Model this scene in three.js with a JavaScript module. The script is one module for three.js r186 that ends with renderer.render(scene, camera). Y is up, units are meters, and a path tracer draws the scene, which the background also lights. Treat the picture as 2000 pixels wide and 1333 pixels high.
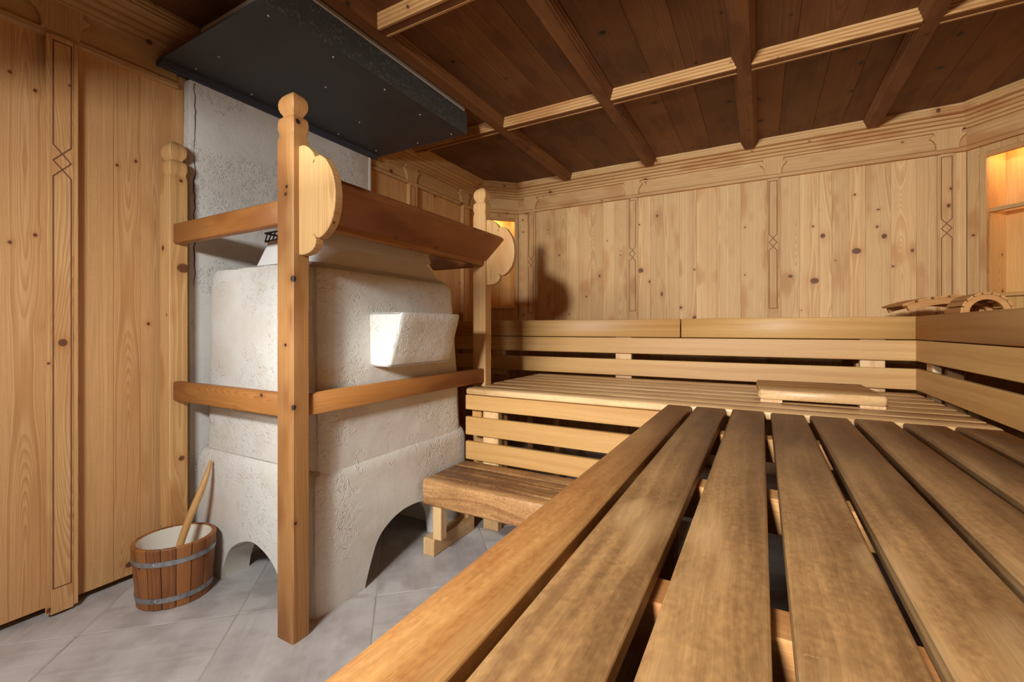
import * as THREE from 'three';
import { mergeGeometries, mergeVertices, toCreasedNormals } from 'three/addons/utils/BufferGeometryUtils.js';
import { RectAreaLightUniformsLib } from 'three/addons/lights/RectAreaLightUniformsLib.js';
import { Brush, Evaluator, SUBTRACTION } from 'three-bvh-csg';

// Room frame: x to the right along the rear wall, y up, d = depth into the room (three.js z = -d). The camera stands at x = 0, d = 0.
const scene = new THREE.Scene();
scene.background = new THREE.Color(0x000000);
const camera = new THREE.PerspectiveCamera(2 * Math.atan(666.5 / 875) * 180 / Math.PI, 2000 / 1333, 0.02, 30);
camera.position.set(0, 1.1, 0);
camera.rotation.y = Math.atan2(488, 875);
camera.setViewOffset(2000, 1333, 0, 23.5, 2000, 1333);
scene.add(camera);
const renderer = new THREE.WebGLRenderer({ antialias: true });
renderer.toneMapping = THREE.LinearToneMapping;
renderer.toneMappingExposure = 0.93;
renderer.shadowMap.enabled = true;
RectAreaLightUniformsLib.init();
const LAMP = { x: -1.0, y: 1.66, d: -0.4, w: 0.42, h: 0.13, color: 0xf1f8fb, nits: 250, tilt: 38, az: 6 };   // tilt down from level, az to the left of straight ahead
const SPOT = { x: -0.4, y: 2.06, d: -2.28, r: 0.16, color: 0xf6f8f6, candela: 92, aim: [0.0, 1.15, 3.3], angle: 34, penumbra: 1 };
const NICHE = { color: 0xffd29a, power: 0.28 };
const lampAim = new THREE.Vector3(-Math.sin(LAMP.az * Math.PI / 180) * Math.cos(LAMP.tilt * Math.PI / 180), -Math.sin(LAMP.tilt * Math.PI / 180), -Math.cos(LAMP.az * Math.PI / 180) * Math.cos(LAMP.tilt * Math.PI / 180));
{
  const l = new THREE.RectAreaLight(LAMP.color, LAMP.nits, LAMP.w, LAMP.h);
  l.position.set(LAMP.x, LAMP.y, -LAMP.d).addScaledVector(lampAim, 0.02); l.lookAt(l.position.clone().add(lampAim)); l.name = 'lamp_light';
  scene.add(l);
  const k = new THREE.SpotLight(SPOT.color, SPOT.candela, 0, SPOT.angle * Math.PI / 180, SPOT.penumbra, 2);
  k.position.set(SPOT.x, SPOT.y, -SPOT.d - 0.02); k.target.position.set(SPOT.aim[0], SPOT.aim[1], -SPOT.aim[2]); k.name = 'spot_light'; k.target.name = 'spot_aim';
  k.castShadow = true; k.shadow.radius = SPOT.r / 0.02; k.shadow.mapSize.set(2048, 2048); k.shadow.camera.near = 0.05; k.shadow.bias = -0.0005;
  scene.add(k, k.target);
}

// ------------------------------------------------------------------ random and noise
let seed = 12345;
const rnd = () => { seed = (seed * 1664525 + 1013904223) >>> 0; return seed / 4294967296; };
const rr = (a, b) => a + (b - a) * rnd();
const hash = (x, y, s) => { let h = Math.imul(x, 374761393) ^ Math.imul(y, 668265263) ^ Math.imul(s, 2147483647 ^ 1013); h = Math.imul(h ^ (h >>> 13), 1274126177); return ((h ^ (h >>> 16)) >>> 0) / 4294967296; };
function vn(x, y, s) {
  const xi = Math.floor(x), yi = Math.floor(y), fx = x - xi, fy = y - yi, u = fx * fx * (3 - 2 * fx), v = fy * fy * (3 - 2 * fy);
  const a = hash(xi, yi, s), b = hash(xi + 1, yi, s), c = hash(xi, yi + 1, s), e = hash(xi + 1, yi + 1, s);
  return a + (b - a) * u + (c - a) * v + (a - b - c + e) * u * v;
}
const fbm = (x, y, s, o = 3) => { let t = 0, a = 0.5, n = 0; for (let i = 0; i < o; i++) { t += a * vn(x, y, s + i * 17); n += a; a *= 0.5; x *= 2.03; y *= 2.03; } return t / n; };
const sst = (a, b, x) => { const t = Math.min(1, Math.max(0, (x - a) / (b - a))); return t * t * (3 - 2 * t); };
const mix3 = (a, b, t) => [a[0] + (b[0] - a[0]) * t, a[1] + (b[1] - a[1]) * t, a[2] + (b[2] - a[2]) * t];

function dataTex(W, H, fn, srgb) {
  const data = new Uint8Array(W * H * 4);
  for (let j = 0; j < H; j++) for (let i = 0; i < W; i++) {
    const c = fn(i, j), k = (j * W + i) * 4;
    data[k] = Math.max(0, Math.min(255, c[0])); data[k + 1] = Math.max(0, Math.min(255, c[1])); data[k + 2] = Math.max(0, Math.min(255, c[2])); data[k + 3] = 255;
  }
  const t = new THREE.DataTexture(data, W, H, THREE.RGBAFormat);
  t.wrapS = t.wrapT = THREE.MirroredRepeatWrapping;
  t.magFilter = THREE.LinearFilter; t.minFilter = THREE.LinearMipmapLinearFilter; t.generateMipmaps = true;
  if (srgb) t.colorSpace = THREE.SRGBColorSpace;
  t.needsUpdate = true;
  return t;
}

// ------------------------------------------------------------------ wood grain
// pine board: growth rings, arched flat-sawn figure, knots with deflected grain. Physical size PW x PL metres.
function pineTex(s, PW, PL, W, H, o) {
  const knots = [];
  seed = 7000 + s * 991;
  for (const k of o.fixed ?? []) knots.push(k);
  for (let i = 0; i < o.knots; i++) knots.push([rr(0.02, PW - 0.02), rr(0, PL), rr(o.kr[0], o.kr[1]) * (rnd() < 0.15 ? 1.5 : 1) * (rnd() < 0.4 ? 0.5 : 1), rr(0.7, 1.5), rnd()]);
  const cols = o.cols, rings = o.ring, pith = [];
  for (let x = 0.06; x < PW + 0.2; x += rr(0.15, 0.24)) pith.push(x);
  const bounds = pith.map((p, i) => (i ? (p + pith[i - 1]) / 2 : -1));
  return dataTex(W, H, (i, j) => {
    let x = (i + 0.5) / W * PW; const y = (j + 0.5) / H * PL, x0 = x;
    let kd = 9, kk = null, px = 0, halo = 0;
    for (const k of knots) {
      const dy = (y - k[1]); if (Math.abs(dy) > 0.22) continue;
      const dx = x0 - k[0], r = k[2], q = Math.hypot(dx * k[3], dy) / r;
      if (q < kd) { kd = q; kk = k; }
      const g = Math.exp(-(dx * dx) / (r * r * 12) - (dy * dy) / (r * r * 40));
      px += dx * g * 0.55; halo = Math.max(halo, Math.exp(-(q * q) / 7));
    }
    x = x - px + (vn(y * 2.2, 3, s) - 0.5) * 0.022 + (vn(y * 9, x * 30, s + 5) - 0.5) * 0.004;
    let b = 0; for (let n = 1; n < bounds.length; n++) if (x > bounds[n]) b = n;
    const cx = pith[b], zz = 0.004 + 0.05 * Math.pow(vn(y * o.arch, 9 + b * 7, s + 2), 2);
    const R = Math.sqrt((x - cx) * (x - cx) + zz * zz * 2.2);
    let g = R / rings * (0.8 + 0.4 * vn(R * 60, b, s + 3)) + fbm(x * 60, y * 3, s + 4, 2) * 0.55;
    let f = g - Math.floor(g); let late = sst(0.25, 0.88, f) * (1 - sst(0.9, 1.0, f));
    late *= 0.55 + 0.45 * vn(Math.floor(g) * 1.7, b + 0.5, s + 6);
    const fibre = vn(x * 900, y * 14, s + 8) - 0.5, fine = vn(x * 380, y * 5, s + 9) - 0.5;
    const tone = fbm(x * 7, y * 0.9, s + 10, 3);
    let c = mix3(cols[0], cols[1], late * o.contrast + (tone - 0.5) * 0.5);
    const m = 1 + fibre * 0.07 + fine * 0.06;
    c = [c[0] * m, c[1] * m, c[2] * m];
    c = mix3(c, cols[2], 0.35 * halo);
    if (o.blot) c = mix3(c, cols[2], o.blot * sst(0.52, 0.78, fbm(x0 * 9, y * 3.4, s + 14, 3)));
    if (kk && kd < 1.25) {
      const ring = 0.5 + 0.5 * Math.sin(kd * 16 + kk[4] * 6 + 2 * vn(x0 * 200, y * 200, s + 11));
      const kc = mix3(cols[3], cols[4], ring * 0.45 + 0.3 * vn(x0 * 260, y * 260, s + 12));
      c = mix3(kc, c, sst(0.8, 1.25, kd));
    }
    return c;
  }, true);
}
// straight-grained light hardwood used on the bench fronts
function lightTex(s, PW, PL, W, H, cols) {
  return dataTex(W, H, (i, j) => {
    const x = (i + 0.5) / W * PW, y = (j + 0.5) / H * PL;
    const wx = x + (fbm(y * 1.3, 1, s, 2) - 0.5) * 0.05 + (vn(y * 5, x * 20, s + 1) - 0.5) * 0.008;
    const band = fbm(wx * 55, y * 0.7, s + 2, 3), tone = fbm(wx * 9, y * 1.1, s + 3, 2), fib = vn(wx * 1100, y * 22, s + 4) - 0.5, pore = vn(wx * 700, y * 60, s + 5);
    let t = (band - 0.5) * 1.1 + (tone - 0.5) * 0.9 + 0.4;
    let c = mix3(cols[0], cols[1], Math.max(0, Math.min(1, t)));
    const m = 1 + fib * 0.06 - (pore > 0.9 ? 0.07 : 0);
    return [c[0] * m, c[1] * m, c[2] * m];
  }, true);
}
// used seat board: brown patina with worn paler patches, streaks along the grain and small scratches
function wornTex(s, PW, PL, W, H, cols) {
  seed = 4000 + s * 313;
  const scr = [];
  for (let i = 0; i < 34; i++) scr.push([rr(0, PW), rr(0, PL), rr(-1.2, 1.2), rr(0.003, 0.018), rr(0.12, 0.45)]);
  const buckets = {};
  for (const q of scr) for (let b = Math.floor((q[1] - 0.04) * 20); b <= Math.floor((q[1] + 0.04) * 20); b++) (buckets[b] ??= []).push(q);
  return dataTex(W, H, (i, j) => {
    const x = (i + 0.5) / W * PW, y = (j + 0.5) / H * PL;
    const wx = x + (fbm(y * 1.6, 2, s, 2) - 0.5) * 0.07 + (vn(y * 6, x * 25, s + 1) - 0.5) * 0.008;
    const streak = fbm(wx * 60, y * 1.0, s + 2, 3), blot = fbm(x * 17, y * 6, s + 3, 4), fib = vn(wx * 1300, y * 26, s + 4) - 0.5, grit = fbm(x * 190, y * 120, s + 6, 2);
    let t = 0.5 + (streak - 0.5) * 0.95 + (blot - 0.5) * 1.0 + (grit - 0.5) * 0.6;
    let c = mix3(cols[0], cols[1], Math.max(0, Math.min(1, t)));
    const w = sst(0.56, 0.76, fbm(x * 11 + 40, y * 3.2, s + 7, 3)) * (0.35 + 0.65 * grit);
    c = mix3(c, cols[2], w * 0.75);
    for (const q of buckets[Math.floor(y * 20)] ?? []) {
      const dx = x - q[0], dy = y - q[1], ca = Math.cos(q[2]), sa = Math.sin(q[2]), al = dx * ca + dy * sa, ac = -dx * sa + dy * ca;
      if (Math.abs(al) < q[3] && Math.abs(ac) < 0.0008) c = mix3(c, cols[2], q[4]);
    }
    const m = 1 + fib * 0.13;
    return [c[0] * m, c[1] * m, c[2] * m];
  }, true);
}
const PINE = { cols: [[224, 187, 136], [184, 135, 82], [182, 124, 70], [92, 56, 34], [150, 96, 60]], ring: 0.0058, contrast: 0.55, arch: 0.9, knots: 17, kr: [0.007, 0.016], blot: 0.5 };
const pineMaps = [1, 2, 3, 4, 5, 6].map((s) => pineTex(s, 0.4, 2.4, 448, 1344, { ...PINE, knots: 7 + (s % 3) * 3, ring: 0.005 + (s % 3) * 0.0012, arch: 0.7 + (s % 4) * 0.25 }));
const broadMaps = [11, 12, 13].map((s) => pineTex(s, 0.4, 2.4, 448, 1344, { ...PINE, knots: 6, kr: [0.006, 0.014], ring: 0.0046, contrast: 0.6, arch: 1.3, blot: 0.25 }));
const darkMaps = [21, 22, 23].map((s) => pineTex(s, 0.4, 2.4, 320, 1100, { ...PINE, cols: [[176, 118, 66], [128, 76, 38], [120, 68, 34], [58, 32, 18], [96, 56, 30]], knots: 8, ring: 0.0062, contrast: 0.6 }));
const frameMaps = [31, 32].map((s) => pineTex(s, 0.4, 2.4, 448, 1344, { ...PINE, cols: [[212, 158, 96], [172, 112, 56], [160, 96, 46], [66, 38, 22], [120, 74, 40]], knots: 12, kr: [0.005, 0.011], ring: 0.005, contrast: 0.55 }));
const lightMaps = [41, 42, 43].map((s) => lightTex(s, 0.3, 2.6, 300, 1300, [[228, 180, 114], [204, 148, 84]]));
const wornMaps = [51, 52, 53, 54].map((s) => wornTex(s, 0.3, 2.6, 400, 1900, [[182, 140, 90], [128, 93, 56], [208, 172, 122]]));
const stepMaps = [61, 62].map((s) => wornTex(s, 0.3, 2.6, 320, 1300, [[196, 146, 92], [104, 66, 38], [222, 178, 122]]));
const paleMaps = [71, 72].map((s) => wornTex(s, 0.3, 2.6, 320, 1300, [[222, 182, 132], [186, 142, 94], [236, 200, 152]]));
const edgeMaps = [81].map((s) => wornTex(s, 0.3, 2.6, 400, 1900, [[206, 152, 92], [168, 110, 58], [222, 176, 116]]));

const std = (o) => new THREE.MeshStandardMaterial({ roughness: 0.7, ...o });
function woodSet(maps, phys, tints, rough = 0.66) {
  const out = [];
  for (const m of maps) for (const t of tints) { const k = std({ map: m, color: new THREE.Color(...t), roughness: rough }); k.userData.phys = phys; out.push(k); }
  return out;
}
const P24 = [0.4, 2.4], P26 = [0.3, 2.6];
const M = {
  wallBack: woodSet(pineMaps, P24, [[0.8, 0.75, 0.67], [0.9, 0.85, 0.78]]),
  wallLeft: woodSet(broadMaps, P24, [[0.86, 0.71, 0.58]]),
  trim: woodSet(pineMaps.slice(0, 3), P24, [[0.74, 0.67, 0.57]]),
  ceiling: woodSet(darkMaps, P24, [[0.34, 0.32, 0.29], [0.4, 0.37, 0.33], [0.47, 0.43, 0.38]]),
  litMoulding: woodSet(pineMaps.slice(3, 5), P24, [[0.66, 0.55, 0.42]]),  // paler wood puts the light on the cross-rib faces into the colour
  rib: woodSet(darkMaps, P24, [[0.5, 0.46, 0.4]]),  // darker tone stands in for shade on rib undersides and lengthwise ribs
  post: woodSet(frameMaps, P24, [[0.92, 0.9, 0.88]], 0.6),
  postFront: woodSet([pineTex(36, 0.4, 2.4, 448, 1344, { ...PINE, cols: [[212, 160, 100], [172, 114, 60], [150, 88, 42], [40, 24, 16], [84, 52, 30]], knots: 5, kr: [0.004, 0.007], ring: 0.005, fixed: [[0.2, 1.275, 0.011, 0.9, 0.3], [0.202, 0.826, 0.009, 0.9, 0.6], [0.16, 1.575, 0.006, 1, 0.2], [0.165, 1.6, 0.006, 1, 0.8], [0.22, 1.83, 0.009, 1, 0.5], [0.21, 0.42, 0.005, 1, 0.1]] })], P24, [[0.56, 0.49, 0.41]], 0.6),
  postPale: woodSet(pineMaps.slice(1, 3), P24, [[0.74, 0.63, 0.5]], 0.6),
  postRear: woodSet(pineMaps.slice(4, 5), P24, [[0.9, 0.78, 0.62]], 0.6),
  rail: woodSet(frameMaps, P24, [[0.6, 0.47, 0.33]], 0.5),
  shelf: woodSet(frameMaps, P24, [[0.42, 0.29, 0.19]], 0.6),
  fin: woodSet(pineMaps.slice(3, 4), P24, [[0.74, 0.64, 0.5]], 0.6),
  front: woodSet(lightMaps, P26, [[0.73, 0.71, 0.66], [0.7, 0.67, 0.61]], 0.5),
  worn: woodSet(wornMaps, P26, [[0.75, 0.7, 0.65]], 0.5),
  step: woodSet(stepMaps, P26, [[0.72, 0.69, 0.64]], 0.55),
  stepFront: woodSet([wornTex(63, 0.3, 2.6, 320, 1300, [[216, 168, 112], [150, 102, 60], [230, 188, 134]])], P26, [[0.85, 0.82, 0.78]], 0.55),
  pale: woodSet(paleMaps, P26, [[0.95, 0.95, 0.93]], 0.42),
  edge: woodSet(edgeMaps, P26, [[0.64, 0.6, 0.52]], 0.5),
  under: woodSet(frameMaps, P24, [[0.9, 0.86, 0.82]]),
  niche: woodSet(broadMaps.slice(0, 2), P24, [[0.9, 0.8, 0.56]]),
  curved: woodSet(lightMaps.slice(0, 1), P26, [[0.62, 0.52, 0.42]]),
  bucket: woodSet(darkMaps, P24, [[0.7, 0.62, 0.54], [0.82, 0.74, 0.66]], 0.5),
};
for (const k in M) M[k].forEach((m) => { m.name = k; });

// ------------------------------------------------------------------ plaster, tile, metal
function strokeHeight(N, count, s) {
  seed = s; const h = new Float32Array(N * N);
  for (let n = 0; n < count; n++) {
    const x0 = rnd() * N, y0 = rnd() * N;
    if (fbm(x0 / N * 4, y0 / N * 4, s, 3) < 0.5) continue;
    let a = rnd() * 6.28; a = 1.2 + (a - 3.14) * 0.55; const L = rr(0.008, 0.035) * N, w = rr(0.6, 1.5), amp = rr(-1, 0.9), cur = rr(-0.02, 0.02);
    let x = x0, y = y0;
    for (let t = 0; t < L; t += 0.7) {
      x += Math.cos(a) * 0.7; y += Math.sin(a) * 0.7; a += cur;
      const f = Math.sin(Math.PI * t / L) * amp;
      for (let j = -3; j <= 3; j++) for (let i = -3; i <= 3; i++) {
        const xx = Math.floor(x) + i, yy = Math.floor(y) + j, q = Math.hypot(xx - x, yy - y) / w; if (q > 2) continue;
        const k = ((yy % N + N) % N) * N + ((xx % N + N) % N); h[k] += f * Math.exp(-q * q) * 0.28;
      }
    }
  }
  return h;
}
function plasterMaps(N, count, s, base, stain, amount) {
  const h = strokeHeight(N, count, s);
  const bump = dataTex(N, N, (i, j) => { const v = 128 + 70 * Math.max(-1.2, Math.min(1.2, h[j * N + i])) + (fbm(i / N * 14, j / N * 14, s, 3) - 0.5) * 60 + (vn(i * 0.5, j * 0.5, s + 2) - 0.5) * 10; return [v, v, v]; });
  const col = dataTex(512, 512, (i, j) => {
    const t = sst(0.4, 0.75, fbm(i / 512 * 7, j / 512 * 7, s + 3, 4)) * amount, g = 1 + (vn(i * 0.7, j * 0.7, s + 4) - 0.5) * 0.05;
    const c = mix3(base, stain, t); return [c[0] * g, c[1] * g, c[2] * g];
  }, true);
  return { map: col, bumpMap: bump };
}
const plaster = std({ ...plasterMaps(1024, 12000, 101, [215, 210, 201], [204, 194, 179], 0.55), bumpScale: 0.0095, roughness: 0.88 }); plaster.userData.phys = [1.1, 1.1];
const plasterSmooth = std({ ...plasterMaps(512, 500, 131, [226, 222, 216], [214, 207, 196], 0.5), bumpScale: 0.003, roughness: 0.88 }); plasterSmooth.userData.phys = [0.9, 0.9];
const plasterGrey = std({ ...plasterMaps(1024, 12000, 151, [218, 212, 203], [206, 199, 189], 0.5), bumpScale: 0.012, roughness: 0.9 }); plasterGrey.userData.phys = [0.9, 0.9];
const whiteBoard = std({ color: 0xcfc6ba, roughness: 0.9 });
const tileMats = [0, 1, 2].map((s) => {
  const t = dataTex(384, 384, (i, j) => {
    const a = fbm(i / 384 * 5, j / 384 * 5, 200 + s, 4), b = vn(i * 0.8, j * 0.8, 210 + s), st = fbm(i / 384 * 40, j / 384 * 3, 220 + s, 2);
    const c = mix3([190, 182, 177], [166, 156, 151], sst(0.3, 0.75, a)), g = 1 + (b - 0.5) * 0.05 + (st - 0.5) * 0.06;
    return [c[0] * g, c[1] * g, c[2] * g];
  }, true);
  const m = std({ map: t, roughness: 0.5 }); m.userData.phys = [0.52, 0.52]; return m;
});
const grout = std({ color: 0xa89c90, roughness: 0.95 });
const hoodPaint = std({ map: dataTex(512, 512, (i, j) => { const a = fbm(i / 512 * 6, j / 512 * 6, 300, 3), k = hash(i >> 1, j >> 1, 301) > 0.9985 ? 40 : 0; const v = 68 + (a - 0.5) * 12 + k; return [v, v - 1, v]; }, true), roughness: 0.55, metalness: 0.2 }); hoodPaint.userData.phys = [0.9, 0.9];
const hoodDusty = std({ map: dataTex(512, 512, (i, j) => { const a = fbm(i / 512 * 60, j / 512 * 60, 310, 2), b = vn(i * 0.6, j * 0.6, 311); const v = 66 + sst(0.55, 0.8, a) * 26 + (b > 0.85 ? 22 : 0); return [v, v, v - 2]; }, true), roughness: 0.7, metalness: 0.2 }); hoodDusty.userData.phys = [0.5, 0.5];
const hoodBlue = std({ color: 0x4a4c57, roughness: 0.55, metalness: 0.3 });
const steel = std({ map: dataTex(256, 256, (i, j) => { const v = 166 + (fbm(i / 256 * 12, j / 256 * 12, 320, 3) - 0.5) * 60; return [v, v + 2, v + 6]; }, true), roughness: 0.42, metalness: 0.85 }); steel.userData.phys = [0.2, 0.2];
const screwMat = std({ color: 0xb8b4ae, roughness: 0.35, metalness: 0.8 });
const iron = std({ color: 0x4a4541, roughness: 0.6, metalness: 0.6 });
const liner = std({ color: 0xe0d6c6, roughness: 0.45 });
const linden = std({ map: lightMaps[1], color: new THREE.Color(0.8, 0.77, 0.75), roughness: 0.55 }); linden.userData.phys = P26;
const crackMat = std({ color: 0x4c4238, roughness: 0.95 });
const lampGlow = std({ color: 0xffffff, emissive: 0xfff1e2, emissiveIntensity: 2, roughness: 0.4 });
const nicheGlow = std({ color: 0xffffff, emissive: 0xffd29a, emissiveIntensity: 3, roughness: 0.4 });
const brass = std({ color: 0x8a7448, roughness: 0.4, metalness: 0.8 });

// ------------------------------------------------------------------ helpers
const names = {};
const numbered = (n) => { const k = names[n] = (names[n] ?? -1) + 1; return k ? n + '_' + String(k).padStart(3, '0') : n; };
let pick = 0; const choose = (set) => (Array.isArray(set) ? set[(pick = (pick * 7 + 3 + Math.floor(rnd() * 5)) % set.length)] : set);
function thing(name, label, category, [x, y, d] = [0, 0, 0], group) {
  const g = new THREE.Group(); g.name = numbered(name); g.position.set(x, y, -d); g.userData = { label, category }; if (group) g.userData.group = group; scene.add(g); return g;
}
function structure(name, label, [x, y, d] = [0, 0, 0], turn = 0) {
  const g = new THREE.Group(); g.name = name; g.position.set(x, y, -d); g.rotation.y = turn; g.userData = { label, category: name.split('_')[0], kind: 'structure' }; scene.add(g); return g;
}
function put(name, geo, mat, parent, x = 0, y = 0, d = 0) {
  const m = new THREE.Mesh(geo, mat); m.name = name; m.castShadow = m.receiveShadow = true;
  const anc = (parent.userData.local || parent.isMesh) ? null : parent;
  m.position.set(x - (anc ? anc.position.x : 0), y - (anc ? anc.position.y : 0), -d - (anc ? anc.position.z : 0)); parent.add(m); return m;
}
// bar of any closed cross-section [a,b] swept along +w by length L, centred; returns geometry in (a,b,w) = (x,y,z)
function sweep(sec, L, phys, { ec = 0, crease = 0.6, u0 = 0, v0 = 0, cap = true, start = 0 } = {}) {
  const n = sec.length, pos = [], uv = [], idx = []; let per = [0], cx = 0, cy = 0;
  for (let i = 0; i < n; i++) { const a = sec[i], b = sec[(i + 1) % n]; per.push(per[i] + Math.hypot(b[0] - a[0], b[1] - a[1])); cx += a[0] / n; cy += a[1] / n; }
  const us = per[start];
  const rings = ec ? [[-L / 2, 1], [-L / 2 + ec, 0], [L / 2 - ec, 0], [L / 2, 1]] : [[-L / 2, 0], [L / 2, 0]];
  let hx = 0, hy = 0; for (const p of sec) { hx = Math.max(hx, Math.abs(p[0] - cx)); hy = Math.max(hy, Math.abs(p[1] - cy)); }
  for (const [w, t] of rings) for (let i = 0; i <= n; i++) {
    const p = sec[i % n], sx = t ? 1 - ec / hx : 1, sy = t ? 1 - ec / hy : 1;
    pos.push(cx + (p[0] - cx) * sx, cy + (p[1] - cy) * sy, w); uv.push((u0 + per[i] - us) / phys[0], (v0 + w + L / 2) / phys[1]);
  }
  const s = n + 1;
  for (let k = 0; k < rings.length - 1; k++) for (let i = 0; i < n; i++) { const a = k * s + i, b = a + 1, c = a + s, e = b + s; idx.push(a, b, c, b, e, c); }
  if (cap) {
    const tri = THREE.ShapeUtils.triangulateShape(sec.map((p) => new THREE.Vector2(p[0], p[1])), []);
    for (const end of [0, 1]) {
      const at = pos.length / 3, r = end ? rings.length - 1 : 0;
      for (let i = 0; i < n; i++) { const q = (r * s + i) * 3; pos.push(pos[q], pos[q + 1], pos[q + 2]); uv.push((u0 + sec[i][0]) / phys[0], (v0 + sec[i][1] * 0.3) / phys[1]); }
      for (const [a, b, c] of tri) end ? idx.push(at + a, at + b, at + c) : idx.push(at + a, at + c, at + b);
    }
  }
  const g = new THREE.BufferGeometry();
  g.setAttribute('position', new THREE.Float32BufferAttribute(pos, 3)); g.setAttribute('uv', new THREE.Float32BufferAttribute(uv, 2)); g.setIndex(idx);
  return toCreasedNormals(g, crease);
}
function rrect(w, h, r, k = 2) {   // counter-clockwise rounded rectangle, k segments per corner
  const out = []; r = Math.min(r, w / 2, h / 2);
  for (const [cx, cy, a] of [[w / 2 - r, -h / 2 + r, -0.5], [w / 2 - r, h / 2 - r, 0], [-w / 2 + r, h / 2 - r, 0.5], [-w / 2 + r, -h / 2 + r, 1]])
    for (let i = 0; i <= k; i++) { const t = (a + 0.5 * i / k) * Math.PI; out.push([cx + r * Math.cos(t), cy + r * Math.sin(t)]); }
  return out;
}
// axis-aligned wooden piece between room coordinates; the grain runs along `axis`
function piece(name, set, parent, [x0, x1], [y0, y1], [d0, d1], axis, { r = 0.003, k = 1, ec = 0, u0, v0, face } = {}) {
  const mat = choose(set), phys = mat.userData.phys ?? [1, 1], w = x1 - x0, h = y1 - y0, l = d1 - d0;
  face ??= axis === 'd' ? (w > h ? 'top' : 'side') : axis === 'x' ? (l > h ? 'top' : 'side') : (w > l ? 'under' : 'right');
  const fw = { d: face === 'side' ? h : w, x: face === 'side' ? h : l, y: face === 'right' ? l : w }[axis];
  const opt = { ec, u0: u0 ?? rr(0, Math.max(0.002, phys[0] - fw)), v0: v0 ?? rr(0, 0.8), crease: k > 1 ? 1.0 : 0.5, start: { right: k, top: 2 * k + 1, side: 3 * k + 2, under: 4 * k + 3 }[face] };
  let g;
  if (axis === 'd') { g = sweep(rrect(w, h, r, k), l, phys, opt); }
  else if (axis === 'x') { g = sweep(rrect(l, h, r, k), w, phys, opt); g.rotateY(Math.PI / 2); }
  else { g = sweep(rrect(w, l, r, k), h, phys, opt); g.rotateX(-Math.PI / 2); }
  return put(name, g, mat, parent, (x0 + x1) / 2, (y0 + y1) / 2, (d0 + d1) / 2);
}
function boxUV(g, phys) {
  const p = g.attributes.position, n = g.attributes.normal, uv = new Float32Array(p.count * 2);
  for (let i = 0; i < p.count; i++) {
    const ax = Math.abs(n.getX(i)), ay = Math.abs(n.getY(i)), az = Math.abs(n.getZ(i));
    const [a, b] = ax > ay && ax > az ? [p.getZ(i), p.getY(i)] : ay > az ? [p.getX(i), p.getZ(i)] : [p.getX(i), p.getY(i)];
    uv[i * 2] = a / phys[0] + 0.37; uv[i * 2 + 1] = b / phys[1];
  }
  g.setAttribute('uv', new THREE.BufferAttribute(uv, 2)); return g;
}
// stack of rounded rectangles (levels bottom to top), closed; in three.js coordinates
function loft(levels, k = 4, wobble = 0, perSide = 1) {
  const rows = levels.map(({ y, x, d, r }) => {
    const sec = rrect(x[1] - x[0], d[1] - d[0], r, k), out = [];
    for (let i = 0; i < sec.length; i++) {
      const a = sec[i], b = sec[(i + 1) % sec.length]; out.push(a);
      if (perSide > 1 && i % (k + 1) === k) for (let q = 1; q < perSide; q++) out.push([a[0] + (b[0] - a[0]) * q / perSide, a[1] + (b[1] - a[1]) * q / perSide]);
    }
    return out.map(([a, b]) => {
      const X = (x[0] + x[1]) / 2 + a, Z = -(d[0] + d[1]) / 2 - b;
      const w = wobble ? (fbm(X * 4 + Z * 5 + 30, y * 5, 77, 2) - 0.5) * wobble : 0, L = Math.hypot(a, b) || 1;
      return [X + w * a / L, y, Z - w * b / L];
    });
  });
  const n = rows[0].length, pos = [], idx = [];
  for (const r of rows) for (const p of r) pos.push(...p);
  for (let k2 = 0; k2 < rows.length - 1; k2++) for (let i = 0; i < n; i++) { const a = k2 * n + i, b = k2 * n + (i + 1) % n, c = a + n, e = b + n; idx.push(a, b, c, b, e, c); }
  for (const end of [0, 1]) {
    const base = end ? (rows.length - 1) * n : 0, R = end ? rows[rows.length - 1] : rows[0], c = pos.length / 3;
    pos.push(R.reduce((s, p) => s + p[0], 0) / n, R[0][1], R.reduce((s, p) => s + p[2], 0) / n);
    for (let i = 0; i < n; i++) end ? idx.push(base + i, base + (i + 1) % n, c) : idx.push(base + (i + 1) % n, base + i, c);
  }
  const g = new THREE.BufferGeometry(); g.setAttribute('position', new THREE.Float32BufferAttribute(pos, 3)); g.setIndex(idx); g.computeVertexNormals(); return g;
}
const csg = new Evaluator(); csg.attributes = ['position', 'normal', 'uv']; csg.useGroups = false;
function prep(g) { const q = g.index ? g.toNonIndexed() : g; if (!q.attributes.normal) q.computeVertexNormals(); if (!q.attributes.uv) q.setAttribute('uv', new THREE.BufferAttribute(new Float32Array(q.attributes.position.count * 2), 2)); return q; }
function cut(g, list) { let a = new Brush(prep(g)); a.updateMatrixWorld(); for (const c of list) { const b = new Brush(prep(c)); b.updateMatrixWorld(); a = csg.evaluate(a, b, SUBTRACTION); } return a.geometry; }
function clean(g, crease, phys) { let q = g.clone(); for (const k of Object.keys(q.attributes)) if (k !== 'position') q.deleteAttribute(k); q = mergeVertices(q, 1e-5); q = toCreasedNormals(q, crease); return boxUV(q, phys); }
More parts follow.
